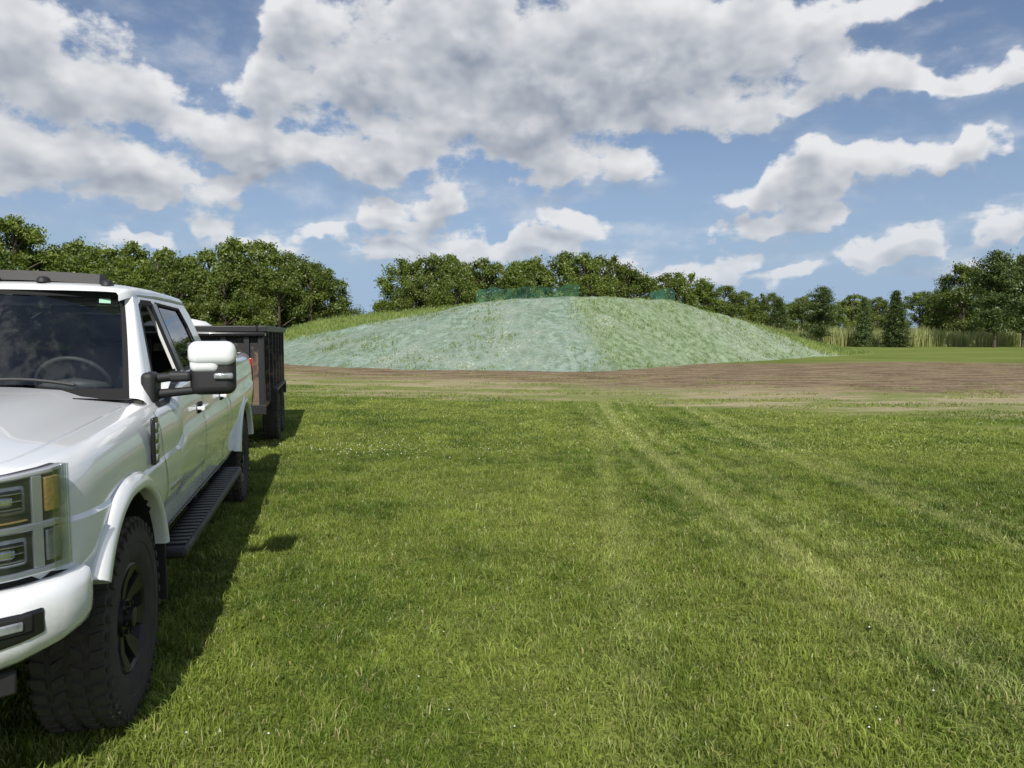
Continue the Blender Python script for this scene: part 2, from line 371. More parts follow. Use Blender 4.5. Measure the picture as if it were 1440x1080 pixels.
def blades(name,pos,h,wd,lean,tints,mat,parent=None,do_link=True):
    n=len(pos); ang=rng.uniform(0,2*np.pi,n); la=rng.uniform(0,2*np.pi,n)
    s=np.c_[np.cos(ang),np.sin(ang),np.zeros(n)]*wd[:,None]/2; l=np.c_[np.cos(la),np.sin(la),np.zeros(n)]
    up=np.array([0,0,1.])
    m=pos+l*(lean*h*.3)[:,None]+up*(h*.6)[:,None]; t=pos+l*(lean*h)[:,None]+up*(h*(1-.25*lean))[:,None]
    V=np.stack([pos-s,pos+s,m+s*.8,m-s*.8,t],1).reshape(-1,3)
    b=np.arange(n)*5; F=[(i,i+1,i+2,i+3) for i in b.tolist()]+[(i+3,i+2,i+4) for i in b.tolist()]
    me=mesh(name,V.tolist(),F,mat); addtint(me,np.repeat(tints,5))
    o=D.objects.new(name,me)
    if do_link: link(o,parent)
    return o
# weeds on mound
n=42000; P2=np.c_[rng.uniform(-27,31,n),rng.uniform(30,66,n)]; h2=mound_h(P2)
den=np.array([mn.noise((p[0]*.35,p[1]*.35,5.))+.6*mn.noise((p[0]*1.5,p[1]*1.0,5.)) for p in P2]); right=P2[:,0]>4.5-.1*(P2[:,1]-31); back=P2[:,1]>51+.1*P2[:,0]
keep=(h2>.0)&((den>.12)|(right&(den>-.18))|back|((h2<.12)&(den>-.05)))&((rng.random(n)<.6)|back)
P2=P2[keep]; h2=h2[keep]; bk=back[keep]
pp=np.repeat(np.c_[P2,h2-.05],3,0)+rng.normal(0,.06,(len(P2)*3,3))*[1,1,0]; bb=np.repeat(bk,3)
hh=rng.uniform(.07,.24,len(pp))*np.where(bb,1.8,1)
blades('mound_weeds',pp,hh,rng.uniform(.02,.05,len(pp)),rng.uniform(.1,.8,len(pp)),rng.random(len(pp)),M_weed)
# ------------------------------------------------------------------ lawn grass: instanced patches
def patch(nm,sd,nb,wd,hmin,hmax):
    pos=np.c_[rng.uniform(-.52,.52,nb),rng.uniform(-.52,.52,nb),np.zeros(nb)]
    cl=np.array([mn.noise((p[0]*5,p[1]*5,sd*3.7))+.5*mn.noise((p[0]*13,p[1]*13,sd*2.1)) for p in pos])
    h=rng.uniform(hmin,hmax,nb)*(1+.7*cl); w_=rng.uniform(.7,1.3,nb)*wd
    k=rng.random(nb)<.10; h[k]*=.7; w_[k]*=2.6
    t=np.clip(rng.normal(.42,.25,nb)+cl*.45,0,.89); t[rng.random(nb)<.04]=1.0
    return blades(nm,pos,h,w_,rng.uniform(.15,1.2,nb),t,M_grass,do_link=False)
col=D.collections.new('grass_patches')
for i in range(4): col.objects.link(patch('a_patch_%d'%i,i,7000,.0048,.026,.060))
for i in range(2): col.objects.link(patch('b_patch_%d'%i,i+5,2800,.010,.022,.05))
pts=[];rot=[];scl=[];idx=[]
def dirtF(x,y): return y-(18.3-.45*x)
y=1.2
while y<30:
    lim=.80*y+1.6; x=-math.ceil(lim)
    while x<lim:
        f=dirtF(x,y)+2.5*mn.noise((x*.3,y*.5,2.))
        if f<-2.5 and x>-15:
            pts.append((x,y,0)); rot.append((0,0,random.randrange(4)*math.pi/2)); s=random.uniform(.85,1.2)
            if f>-6: s*=.6
            scl.append((1,1,s)); idx.append(random.randrange(4) if y<10 else 4+random.randrange(2))
        x+=1
    y+=1
g=D.objects.new('lawn_grass',mesh('lawn_grass',pts,[],M_grass)); link(g)
def att(n,t,vals,f='value',):
    a=g.data.attributes.new(n,t,'POINT'); a.data.foreach_set('vector' if t=='FLOAT_VECTOR' else 'value',np.array(vals).ravel())
att('rot','FLOAT_VECTOR',rot); att('scl','FLOAT_VECTOR',scl); att('vi','INT',idx)
ng=D.node_groups.new('scatter','GeometryNodeTree'); ng.interface.new_socket('Geometry',in_out='INPUT',socket_type='NodeSocketGeometry'); ng.interface.new_socket('Geometry',in_out='OUTPUT',socket_type='NodeSocketGeometry')
N=ng.nodes; L=ng.links; gi=N.new('NodeGroupInput'); go=N.new('NodeGroupOutput'); ip=N.new('GeometryNodeInstanceOnPoints'); ci=N.new('GeometryNodeCollectionInfo')
ci.inputs['Collection'].default_value=col; ci.inputs['Separate Children'].default_value=True; ci.inputs['Reset Children'].default_value=True
def na(n,t):
    q=N.new('GeometryNodeInputNamedAttribute'); q.data_type=t; q.inputs[0].default_value=n; return q.outputs[0]
L.new(gi.outputs[0],ip.inputs['Points']); L.new(ci.outputs[0],ip.inputs['Instance']); ip.inputs['Pick Instance'].default_value=True
L.new(na('vi','INT'),ip.inputs['Instance Index']); L.new(na('rot','FLOAT_VECTOR'),ip.inputs['Rotation']); L.new(na('scl','FLOAT_VECTOR'),ip.inputs['Scale'])
L.new(ip.outputs[0],go.inputs[0]); md=g.modifiers.new('scatter','NODES'); md.node_group=ng
n=170000; yy=rng.uniform(9,38,n); xx=rng.uniform(-1,1,n)*(.78*yy+1); ff=yy-(18.3-.45*xx)
cl=np.array([mn.noise((a*.35,b*1.0,9.))+.6*mn.noise((a*1.3,b*2.2,4.)) for a,b in zip(xx,yy)])
keep=(ff>-6.5)&(ff<14)&(cl>np.interp(ff,[-6,-2,1,5,14],[-1,-.5,.05,.30,.50]))&(xx>-13)
xx=xx[keep];yy=yy[keep]; n=len(xx)
blades('field_grass',np.c_[xx,yy,np.zeros(n)],rng.uniform(.02,.06,n),rng.uniform(.010,.024,n),rng.uniform(.2,1.1,n),np.clip(rng.normal(.5,.25,n),0,.89),M_grass)
# weed tufts in the lawn
cx_=[]
for i in range(1300):
    y=random.uniform(2.2,13); x=random.uniform(-.75,.8)*y; 
    if mn.noise((x*.6,y*.6,1.))<-.05: continue
    for j in range(random.randint(6,16)): cx_.append((x+random.gauss(0,.03),y+random.gauss(0,.03),0))
n=len(cx_); blades('weed_tufts',np.array(cx_),rng.uniform(.045,.095,n),rng.uniform(.005,.011,n),rng.uniform(.3,1.2,n),rng.uniform(.45,.89,n),M_grass)
M_flower=pbr('clover_white',(.70,.70,.62),.8)
V=[];F=[]
def flower(x,y,z,r):
    o=len(V)
    for a,b,c in((1,0,0),(0,1,0),(-1,0,0),(0,-1,0),(0,0,1),(0,0,-1)): V.append((x+a*r,y+b*r,z+c*r))
    for a,b in((0,1),(1,2),(2,3),(3,0)): F.append((o+a,o+b,o+4)); F.append((o+b,o+a,o+5))
for i in range(90): flower(random.gauss(-1.9,.8),random.gauss(9.8,.5),random.uniform(.04,.06),random.uniform(.006,.010))
for i in range(60):
    y=random.uniform(2.3,13); flower(random.uniform(-.5,.65)*y,y,random.uniform(.035,.055),random.uniform(.004,.006))
obj('clover_flowers',V,F,M_flower)
# ------------------------------------------------------------------ trees
def rhombs(C,Nn,l,w_,off):
    n=len(C); r=rng.normal(size=(n,3)); a=np.cross(Nn,r); a/=np.linalg.norm(a,axis=1)[:,None]+1e-9; b=np.cross(Nn,a); b/=np.linalg.norm(b,axis=1)[:,None]+1e-9
    a=a*l[:,None]; b=b*w_[:,None]
    V=np.stack([C-a,C+b*1-a*.1,C+a,C-b-a*.1],1).reshape(-1,3); return V,[(off+i*4,off+i*4+1,off+i*4+2,off+i*4+3) for i in range(n)]
def broadleaf(name,seed,leafmat,nl=66,per=430,ls=.115,wide=1.0,rs=1.0):
    r=random.Random(seed); V=[];F=[];mi=[];tv=[]
    def addtube(p,q):
        v,f=tube(p,q,6,len(V)); V.extend(v); F.extend(f); mi.extend([0]*len(f)); tv.extend([.3]*len(v))
    addtube([(0,0,-.2),(.1,0,2),(.15,.1,5),(0,.2,8)],[.28,.22,.14,.04])
    lumps=[]
    for i in range(nl):
        z=1.2+ (i/nl)*7.6+r.uniform(-.5,.5); k=math.sin(min(1,max(0.0,(z-.1)/9.8))**.75*math.pi)**.55
        R=3.8*wide*k*r.uniform(.5,1.08); t=r.uniform(0,6.283)+i*2.4
        c=(R*math.cos(t),R*math.sin(t),z); lumps.append((c,rs*r.uniform(.45,1.15)*(1.05-.25*(z/10)),r.random()))
    lumps+= [((r.uniform(-1.2,1.2),r.uniform(-1.2,1.2),8.7+r.uniform(0,.7)),r.uniform(.35,.65),r.random()) for _ in range(7)]
    for c,R,_ in lumps[::3]:
        z0=max(.8,c[2]-1.6); addtube([(.1,.05,z0),(c[0]*.5,c[1]*.5,(z0+c[2])/2+.1),c],[.09,.06,.02])
    for c,R,s in lumps:
        n=int(per*(R**1.8)); d=rng.normal(size=(n,3)); d/=np.linalg.norm(d,axis=1)[:,None]
        rr=R*(.40+.70*rng.random(n)**.8); rr*=1+.40*np.sin(d[:,0]*5+s*9)*np.sin(d[:,1]*6+s*5)+.20*rng.normal(size=n)
        sx=1+.5*math.sin(s*40); C=np.array(c)+d*rr[:,None]*[sx,2.1-sx,.8]; C=C[C[:,2]>.5]; n=len(C); dd=(C-np.array(c))
        dd/=np.linalg.norm(dd,axis=1)[:,None]+1e-6
        Nn=dd*.6+rng.normal(size=(n,3))*.6+[0,0,.3]; Nn/=np.linalg.norm(Nn,axis=1)[:,None]
        v,f=rhombs(C,Nn,rng.uniform(.8,1.6,n)*ls,rng.uniform(.4,.8,n)*ls,len(V)); V.extend(v.tolist()); F.extend(f); mi.extend([1]*len(f))
        tv.extend(np.repeat(np.clip(.15+.5*s+rng.uniform(-.2,.35,n),0,1),4).tolist())
    me=mesh(name,V,F,[M_bark,leafmat],mi); addtint(me,tv); return me
def conifer(name,seed,kind):
    r=random.Random(seed); V=[];F=[];mi=[];tv=[]
    def addtube(p,q):
        v,f=tube(p,q,6,len(V)); V.extend(v); F.extend(f); mi.extend([0]*len(f)); tv.extend([.3]*len(v))
    addtube([(0,0,-.2),(0,0,5),(0,0,9.8)],[.2,.12,.02])
    z=.5 if kind=='spruce' else 1.7
    while z<9.7:
        if kind=='spruce': R=2.5*(1-z/10)**.85+.1
        else:
            q=(z-1.5)/8.4; R=3.3*math.sin(max(.03,min(1,(q*.9+.13)))*math.pi)**.6*(.6+.4*r.random())
        nb_=9 if kind=='spruce' else 6
        for b in range(nb_):
            t=r.uniform(0,6.283); Rb=R*r.uniform(.5,1.15); up=(-.25 if kind=='spruce' else .25)*Rb
            e=np.array((Rb*math.cos(t),Rb*math.sin(t),z+up+r.uniform(-.1,.1))); addtube([(0,0,z),tuple(e)],[.035,.01])
            n=int(70*Rb+12); s=rng.random(n)**.7; C=np.array((0,0,z))+(e-np.array((0,0,z)))*s[:,None]
            sp=.13+.18*s*(1 if kind=='spruce' else 1.5); C=C+rng.normal(size=(n,3))*sp[:,None]*[1,1,.6]
            Nn=rng.normal(size=(n,3))*.7+[0,0,.8]; Nn/=np.linalg.norm(Nn,axis=1)[:,None]
            v,f=rhombs(C,Nn,rng.uniform(.1,.22,n),rng.uniform(.03,.06,n)*1.3,len(V)); V.extend(v.tolist()); F.extend(f); mi.extend([1]*len(f))
            tv.extend(np.repeat(np.clip(.2+.3*s+rng.uniform(-.2,.4,n),0,1),4).tolist())
        z+=.28 if kind=='spruce' else .45
    me=mesh(name,V,F,[M_bark,M_needle],mi); addtint(me,tv); return me
BL=[broadleaf('broadleaf_%d'%i,30+i,M_leaf,wide=[1,1.15,.9,1.05][i]) for i in range(4)]
FL=[broadleaf('farleaf_%d'%i,60+i,M_leaf2,nl=34,per=160,ls=.24,wide=1.2,rs=1.2) for i in range(2)]
SP=conifer('spruce',3,'spruce'); PI=conifer('pine',5,'pine'); PI2=conifer('pine_b',8,'pine')
def place(nm,me,u,top,d,wx=1.0,dy=0):
    a=(u-720)/1008; h=H+d*(470-top)/1008; o=D.objects.new(nm,me); link(o); s=h/9.5
    o.location=(a*d,d,0); o.scale=(s*wx,s*wx,s); o.rotation_euler=(0,0,random.uniform(0,6.28))
for i,(u,t,d) in enumerate([(-70,305,62),(-15,310,62),(28,312,60),(78,370,66),(110,343,66),(150,352,66),(190,346,68),(225,354,64),(262,364,68),(300,356,66),(335,341,64),(372,346,68),(405,358,66),(440,372,64),(466,392,66),(395,385,60),(250,385,60),(170,380,60),(320,380,60)]):
    place('deciduous_tree',BL[i%4],u,t,d,1.0)
for i,(u,t,d) in enumerate([(580,368,88),(612,361,86),(645,363,92),(680,368,88),(712,372,92),(745,366,88),(785,360,90),(820,361,86),(850,365,90),(880,378,88),(905,394,94),(935,388,98),(962,386,100),(990,400,100),(1015,405,104),(1042,412,108),(640,392,80),(740,394,80),(830,390,80),(585,395,82),
    (1075,414,112),(1125,418,116),(1195,416,120),(1232,420,118),(1290,412,116),(1322,406,112),(1380,400,118)]):
    place('deciduous_tree',BL[(i*3+1)%4],u,t,d,1.0)
place('deciduous_tree',BL[2],540,424,85); place('deciduous_tree',BL[0],1352,374,104,1.05); place('deciduous_tree',BL[1],1450,362,112,1.1)
place('spruce_tree',SP,1093,421,108,1.1); place('spruce_tree',SP,1212,420,92,.8); place('spruce_tree',SP,1256,411,90,1.05); 
place('pine_tree',PI,1152,406,92,1.0); place('pine_tree',PI2,1396,358,88,.9); place('pine_tree',PI,1436,364,90,.95); place('pine_tree',PI2,1060,424,112,1.1)
Vs=[];Fs=[];mis=[];tvs=[];arr=[]
for me in FL:
    co=np.empty(len(me.vertices)*3); me.vertices.foreach_get('co',co); tt=np.empty(len(me.vertices),np.float32); me.attributes['tint'].data.foreach_get('value',tt)
    arr.append((co.reshape(-1,3),[tuple(p.vertices) for p in me.polygons],[p.material_index for p in me.polygons],tt))
x=-300; off=0; k=0
while x<300:
    co,fs,ms,tt=arr[k%2]; k+=1; a=random.uniform(0,6.28); s=random.uniform(.62,.9)*(1.08 if x>0 else 1); c,sn=math.cos(a),math.sin(a); yy_=150+random.uniform(-9,9)+(0 if x>0 else 25)
    q=np.c_[(co[:,0]*c-co[:,1]*sn)*s*1.25+x,(co[:,0]*sn+co[:,1]*c)*s+yy_,co[:,2]*s]
    Vs.append(q); Fs+= [tuple(i+off for i in f) for f in fs]; mis+=ms; tvs.append(tt); off+=len(q)
    x+=random.uniform(4.5,7.5)
me=mesh('distant_treeline',np.concatenate(Vs).tolist(),Fs,[M_bark,M_leaf2],mis); addtint(me,np.concatenate(tvs)); link(D.objects.new('distant_treeline',me))
# reeds
n=26000; pos=np.c_[rng.uniform(31,110,n),rng.uniform(94,108,n),np.zeros(n)]
blades('tall_reeds',pos,rng.uniform(1.5,2.75,n)*(1+.15*np.sin(pos[:,0]*.6)),rng.uniform(.04,.12,n),rng.uniform(0,.3,n),rng.random(n),M_reed)
# netting on mound
def netmat():
    m,T,out=newmat('teal_netting'); tr=T.node('ShaderNodeBsdfTransparent'); d=T.node('ShaderNodeBsdfDiffuse'); d.inputs[0].default_value=(.07,.24,.17,1)
    pos=T.node('ShaderNodeNewGeometry').outputs['Position']; mx=T.node('ShaderNodeMixShader'); T.put(mx.inputs[0],T.mr(T.noise(pos,1.3,5,.7),.3,.75,.08,.5)); T.put(mx.inputs[1],tr.outputs[0]); T.put(mx.inputs[2],d.outputs[0]); T.put(out.inputs[0],mx.outputs[0]); return m
M_net=netmat()
def net(x0,x1,yf_,h):
    V=[];F=[];n=int((x1-x0)/.3)
    for i in range(n+1):
        x=x0+(x1-x0)*i/n; y=yf_(x); z=float(mound_h(np.array([[x,y]]))[0]); V+=[(x,y+.08*math.sin(i),z-.1),(x,y+.1*math.sin(i*1.3),z+h+.07*math.sin(i*.7)+.04*math.sin(i*2.1))]
        if i: F.append((2*i-2,2*i,2*i+1,2*i-1))
    o=obj('debris_netting',V,F,M_net)
    V=[];F=[]
    for i in range(int((x1-x0)/1.6)+1):
        x=x0+i*1.6; y=yf_(x); z=float(mound_h(np.array([[x,y]]))[0]); v,f=tube([(x,y+.06,z-.2),(x,y+.06,z+h-.05)],[.015,.015],6,len(V)); V+=v;F+=f
    obj('stakes',V,F,M_bark,o)
net(-2.3,4.0,lambda x:45.5-.53*(x+.8),.78); net(9.0,10.6,lambda x:47.0,.75)
# ================================================================== TRUCK
f=Vector((.243,-.970,0)).normalized(); l=Vector((-f.y,f.x,0))
org=Vector((-1.643,3.0,0))-l*.98; rz=math.atan2(f.y,f.x)
TR=empty('pickup_truck',org,rz)
Wt=[(.90,.42),(.885,.60),(.85,.76),(.80,.86),(.72,.935),(.62,.98),(.48,1.005),(.2,1.015),(-.6,1.02),(-3,1.02),(-4.06,1.015),(-5.0,.995),(-5.3,.975),(-5.38,.93)]
ZS=[(.90,1.10),(.85,1.165),(.72,1.195),(.45,1.215),(-.3,1.25),(-.66,1.265),(-.98,1.27),(-1.14,1.355),(-1.3,1.375),(-3,1.40),(-5.38,1.42)]
ZC=[(.90,1.14),(.86,1.21),(.75,1.255),(.45,1.30),(-.3,1.345),(-.66,1.36)]
ZB=[(.90,.84),(.72,.72),(.55,.66),(.3,.60),(-3,.58),(-5.38,.62)]
Wf=lambda x:interp(x,Wt); Zs=lambda x:interp(x,ZS); Zc=lambda x:interp(x,ZC); Zb=lambda x:interp(x,ZB)
SO=[(0,-.05),(.07,-.03),(.18,-.034),(.24,-.022),(.36,0),(.5,.003),(.60,0),(.63,-.012),(.74,-.012),(.84,-.02),(.92,-.034),(.97,-.052),(1,-.08)]
def side_y(x,z):
    q=(z-Zb(x))/(Zs(x)-Zb(x)); return Wf(x)+interp(q,SO)
TT=[.02,.05,.085,.093,.101,.13,.2,.33,.42,.6,.8,1]
def ring(x,mode,tubz):
    Wx,zb,zs=Wf(x),Zb(x),Zs(x); p=[(0,zb),(Wx*.6,zb),(Wx-.09,zb)]
    for q,o in SO: p.append((Wx+o,zb+(zs-zb)*q))
    y0=Wx-.08
    if mode=='hood':
        zc=Zc(x)
        for t in TT:
            z=zs+(zc-zs)*(1-(1-t)**2.2)+(.022 if .35<t<=1 else 0)*min(1,max(0,(.85-x)/.2))
            if t==.093: z-=.018
            p.append((y0*(1-t),z))
    else:
        p+=[(y0-.015,zs+.004),(y0-.04,zs+.004),(y0-.055,zs-.004),(y0-.06,zs-.03),(y0-.065,zs-.1),(y0-.07,zs-.2),(y0-.08,tubz),(y0*.7,tubz),(y0*.5,tubz),(y0*.3,tubz),(y0*.15,tubz),(0,tubz)]
    full=[(x,a,b) for a,b in p]+[(x,-a,b) for a,b in p[-2:0:-1]]
    return full
def loftobj(name,rings,matf,parent):
    V=[];F=[];mi=[];n=len(rings[0][1])
    for _,r in rings: V+=r
    for i in range(len(rings)-1):
        for k in range(n):
            F.append((i*n+k,i*n+(k+1)%n,(i+1)*n+(k+1)%n,(i+1)*n+k)); kk=min(k,n-1-k); mi.append(matf(kk,rings[i+1][0]))
    F.append(tuple(range(n))[::-1]); mi.append(matf(5,'cap')); F.append(tuple((len(rings)-1)*n+k for k in range(n))); mi.append(matf(5,'cap'))
    me=mesh(name,V,F,[M_paint,M_int,M_under],mi,True)
    bm=bmesh.new(); bm.from_mesh(me); bmesh.ops.recalc_face_normals(bm,faces=bm.faces); bm.to_mesh(me); bm.free()
    o=D.objects.new(name,me); link(o,parent); return o
def matf(kk,x):
    if x=='cap': return 0
    if kk<2: return 2
    if kk>=18 and x<-.68: return 1
    return 0
hx=[.90,.885,.865,.84,.80,.76,.72,.67,.62,.55,.48,.35,.2,.05,-.1,-.3,-.5,-.60,-.665]
cx=[-.68,-.8,-.9,-.98,-1.03,-1.08,-1.14,-1.3,-1.6,-2,-2.4,-2.8,-2.98,-3.0]
front=loftobj('cab_body',[(x,ring(x,'hood',0)) for x in hx]+[(x,ring(x,'tub',1.0)) for x in cx],matf,TR)
bed=loftobj('cargo_bed',[(x,ring(x,'tub',.95)) for x in [-3.04,-3.06,-3.3,-3.6,-3.9,-4.2,-4.5,-4.8,-5.1,-5.25,-5.33,-5.38]],matf,TR)
def cyl(x,r,y0,y1,zc=.46,n=48):
    V=[];F=[]
    for y in(y0,y1):
        for k in range(n): V.append((x+r*math.cos(6.2832*k/n),y,zc+r*math.sin(6.2832*k/n)))
    for k in range(n): F.append((k,(k+1)%n,n+(k+1)%n,n+k))
    F.append(tuple(range(n))[::-1]); F.append(tuple(range(n,2*n))); return V,F
for o,x in((front,0),(bed,-4.06)):
    V=[];F=[]
    for a,b in((.55,1.4),(-1.4,-.55)):
        v,f_=cyl(x,.515,a,b); F+=[tuple(i+len(V) for i in q) for q in f_]; V+=v
    me=mesh('cut',V,F,M_under); bm=bmesh.new(); bm.from_mesh(me); bmesh.ops.recalc_face_normals(bm,faces=bm.faces); bm.to_mesh(me); bm.free()
    c=D.objects.new('cut',me); link(c); c.parent=TR
    m=o.modifiers.new('b','BOOLEAN'); m.object=c; m.operation='DIFFERENCE'; m.solver='EXACT'
    dg=bpy.context.evaluated_depsgraph_get(); dg.update(); nm=D.meshes.new_from_object(o.evaluated_get(dg)); o.modifiers.clear(); o.data=nm
    D.objects.remove(c); nm.polygons.foreach_set('use_smooth',[True]*len(nm.polygons)); nm.set_sharp_from_angle(angle=math.radians(28))
def liner(x,sgn):
    n=28;V=[];F=[]
    for k in range(n+1):
        t=math.radians(-15+210*k/n) if x!=0 else math.radians(14+181*k/n)
        for yy in(.54,.985): V.append((x+.508*math.cos(t),sgn*yy,.46+.508*math.sin(t)))
    for k in range(n): F.append((2*k,2*k+1,2*k+3,2*k+2))
    n0=len(V); V+= [(x-.50,sgn*.56,.4),(x+.50,sgn*.56,.4),(x+.50,sgn*.56,.97),(x-.50,sgn*.56,.97)]; F.append((n0,n0+1,n0+2,n0+3))
    obj('wheel_well',V,F,M_under,TR)
def flare(x,sgn,bw):
    n=40;V=[];F=[];pr=[(.500,.97),(.498,1.030),(.503,1.043),(.515,1.048),(.540,1.042),(.560,1.030),(.575,1.010),(.57,.98)]; m=len(pr)
    a0,a1=(30,164) if x==0 else (12,165)
    for k in range(n+1):
        t=math.radians(a0+(a1-a0)*k/n)
        for r_,yy in pr:
            cx_,cz=math.cos(t),math.sin(t); s=1+.03*abs(math.sin(2*t))
            V.append((x+r_*s*cx_,sgn*(yy+bw),.46+r_*s*cz))
    for k in range(n):
        for j in range(m-1): F.append((k*m+j,k*m+j+1,(k+1)*m+j+1,(k+1)*m+j))
    F.append(tuple(range(m))); F.append(tuple(n*m+j for j in range(m)))
    obj('fender_flare',V,F,M_paint,TR,smooth=True,sharp=60)
def wheel(name,parent,x,y,sgn,R=.425,wd=.14,spokes=8,sink=.004):
    k=R/.44; V=[];F=[];mi=[]
    def rev(pr,n,m):
        o=len(V); c=len(pr)
        for i in range(n):
            t=6.28318*i/n
            for yy,r_ in pr: V.append((r_*k*math.cos(t),yy,r_*k*math.sin(t)))
        for i in range(n):
            for j in range(c-1): F.append((o+i*c+j,o+i*c+j+1,o+((i+1)%n)*c+j+1,o+((i+1)%n)*c+j)); mi.append(m)
    w_=wd
    rev([(-w_*.75,.235),(-w_*.95,.30),(-w_,.355),(-w_*.97,.395),(-w_*.87,.425),(-w_*.5,.431),(w_*.5,.431),(w_*.87,.425),(w_*.97,.395),(w_*1.0,.355),(w_*.99,.33),(w_*.96,.325),(w_*.95,.30),(w_*.9,.265),(w_*.75,.235)],72,0)
    rev([(w_*.78,.238),(w_*.82,.228),(w_*.75,.215),(w_*.3,.205),(w_*.1,.19),(w_*.05,0)],48,1)
    rev([(-w_*.75,.235),(-w_*.2,.2),(-w_*.2,0)],32,1)
    def blk(t,yc,dt,dy,r0,r1,m,sk=0,taper=.85):
        o=len(V)
        for r_,s in((r0,1),(r1,taper)):
            for a,b in((-1,-1),(1,-1),(1,1),(-1,1)):
                tt=t+a*dt*s+b*sk; V.append((r_*k*math.cos(tt),yc+b*dy*s,r_*k*math.sin(tt)))
        for q in((0,3,2,1),(4,5,6,7),(0,1,5,4),(1,2,6,5),(2,3,7,6),(3,0,4,7)): F.append(tuple(o+i for i in q)); mi.append(m)
    nb_=40
    for i in range(nb_):
        t=6.28318*i/nb_
        blk(t,-w_*.23,.050,w_*.17,.428,.442,0,.03); blk(t+.08,w_*.23,.050,w_*.17,.428,.442,0,-.03)
        for s in(-1,1):
            blk(t+(.05 if s>0 else 0),s*w_*.70,.054,w_*.19,.424,.440,0,.012*s)
            blk(t+(.05 if s>0 else 0),s*w_*.955,.035,w_*.05,.392,.422,0)
    for i in range(spokes):
        t=6.28318*i/spokes
        for dt in(-.10,.10):
            o=len(V)
            for r_,hw,yo in((.05,.02,w_*.55),(.15,.017,w_*.62),(.222,.022,w_*.80)):
                for yy,s in((yo-.035,1.25),(yo,1)):
                    for sg in(-1,1):
                        tt=t+dt*(r_/.2); V.append(((r_*math.cos(tt)-sg*hw*s*math.sin(tt))*k,yy,(r_*math.sin(tt)+sg*hw*s*math.cos(tt))*k))
            for j in range(2):
                a=o+j*4; b=a+4
                for q in((a,b,b+1,a+1),(a+2,a+3,b+3,b+2),(a,a+2,b+2,b),(a+1,b+1,b+3,a+3)): F.append(q); mi.append(1)
    rev([(w_*.5,.085),(w_*.68,.08),(w_*.70,.07),(w_*.70,.045),(w_*.9,.042),(w_*.92,.03),(w_*.92,0)],24,1)
    for i in range(8):
        t=6.28318*(i+.5)/8; blk(t,w_*.72,.12,.012,.056,.074,1)
    o=D.objects.new(name,mesh(name,V,F,[M_rubber,M_rim],mi,True,35)); link(o,parent); o.location=(x,y,R-sink); o.rotation_euler=(0,random.uniform(0,1),0 if sgn>0 else math.pi)
    return o
for s in(1,-1):
    for x in(0,-4.06): liner(x,s); flare(x,s,0 if x==0 else -.010); wheel('wheel',TR,x,(.878 if x==0 else .862)*s,s)
def strip(name,pl,wd,mat,proud=.003):
    for s in(1,-1):
        V=[];F=[];P_=[]
        for a,b in zip(pl[:-1],pl[1:]):
            n=max(1,int(math.hypot(b[0]-a[0],b[1]-a[1])/.04))
            for i in range(n): P_.append((a[0]+(b[0]-a[0])*i/n,a[1]+(b[1]-a[1])*i/n))
        P_.append(pl[-1])
        for i,p in enumerate(P_):
            a=P_[max(0,i-1)]; b=P_[min(len(P_)-1,i+1)]; dx,dz=b[0]-a[0],b[1]-a[1]; L_=math.hypot(dx,dz); nx_,nz_=-dz/L_*wd/2,dx/L_*wd/2
            for sg in(-1,1):
                xx,zz=p[0]+sg*nx_,p[1]+sg*nz_; V.append((xx,s*(side_y(xx,zz)+proud),zz))
        for i in range(len(P_)-1): F.append((2*i,2*i+1,2*i+3,2*i+2))
        obj(name,V,F,mat,TR)
g_=.007
strip('door_seam',[(-.60,1.24),(-.60,1.0),(-.64,.80),(-.70,.61)],g_,M_gap)
strip('door_seam',[(-1.80,1.37),(-1.80,.61)],g_,M_gap)
strip('door_seam',[(-2.78,1.38),(-2.80,1.10),(-2.86,.95),(-2.80,.80),(-2.70,.61)],g_,M_gap)
strip('rocker_seam',[(-.66,.625),(-2.74,.625)],g_,M_gap)
strip('belt_molding',[(-.74,1.262),(-.97,1.262),(-1.14,1.345),(-1.3,1.366),(-2.9,1.392)],.022,M_black,.006)
for s in(1,-1):
    boxes('fender_vent',[(-.36,-.445,s*1.008,s*1.028,1.01,1.235)],M_gloss,TR,.008)
    boxes('vent_detail',[(-.375,-.43,s*1.02,s*1.034,1.03+i*.05,1.06+i*.05) for i in range(4)],M_lamp,TR,.004)
    boxes('engine_badge',[(-.72-.03*i,-.742-.03*i,s*1.015,s*1.024,.815,.84) for i in range(9)],M_lamp,TR,.002)
    for hx_ in(-1.66,-2.62):
        boxes('door_handle',[(hx_-.11,hx_+.11,s*1.035,s*1.060,1.145,1.178),(hx_-.10,hx_-.07,s*1.0,s*1.045,1.15,1.172),(hx_+.07,hx_+.10,s*1.0,s*1.045,1.15,1.172)],M_paint,TR,.008)
        boxes('handle_recess',[(hx_-.06,hx_+.06,s*1.0,s*1.0175,1.125,1.195)],M_gap,TR,.004)
    boxes('running_board',[(-.62,-3.0,s*.93,s*1.10,.475,.53)],M_black,TR,.02)
    boxes('board_tread',[(-.70-i*.075,-.745-i*.075,s*.96,s*1.085,.531,.539) for i in range(30)],M_steel,TR,.003)
    boxes('board_bracket',[(x-.03,x+.03,s*.55,s*.95,.49,.60) for x in(-.8,-1.8,-2.8)],M_under,TR,.005)
    box('mud_flap',-.535,-.555,s*.80,s*1.02,.30,.66,M_black,TR,.004)
box('chassis',.6,-5.3,-.5,.5,.42,.62,M_under,TR); box('front_axle',-.06,.06,-.8,.8,.38,.50,M_under,TR,.03); box('rear_axle',-4.12,-4.0,-.8,.8,.38,.50,M_under,TR,.03)
def sy(z,xx=0): return .925-(z-1.27)*.36
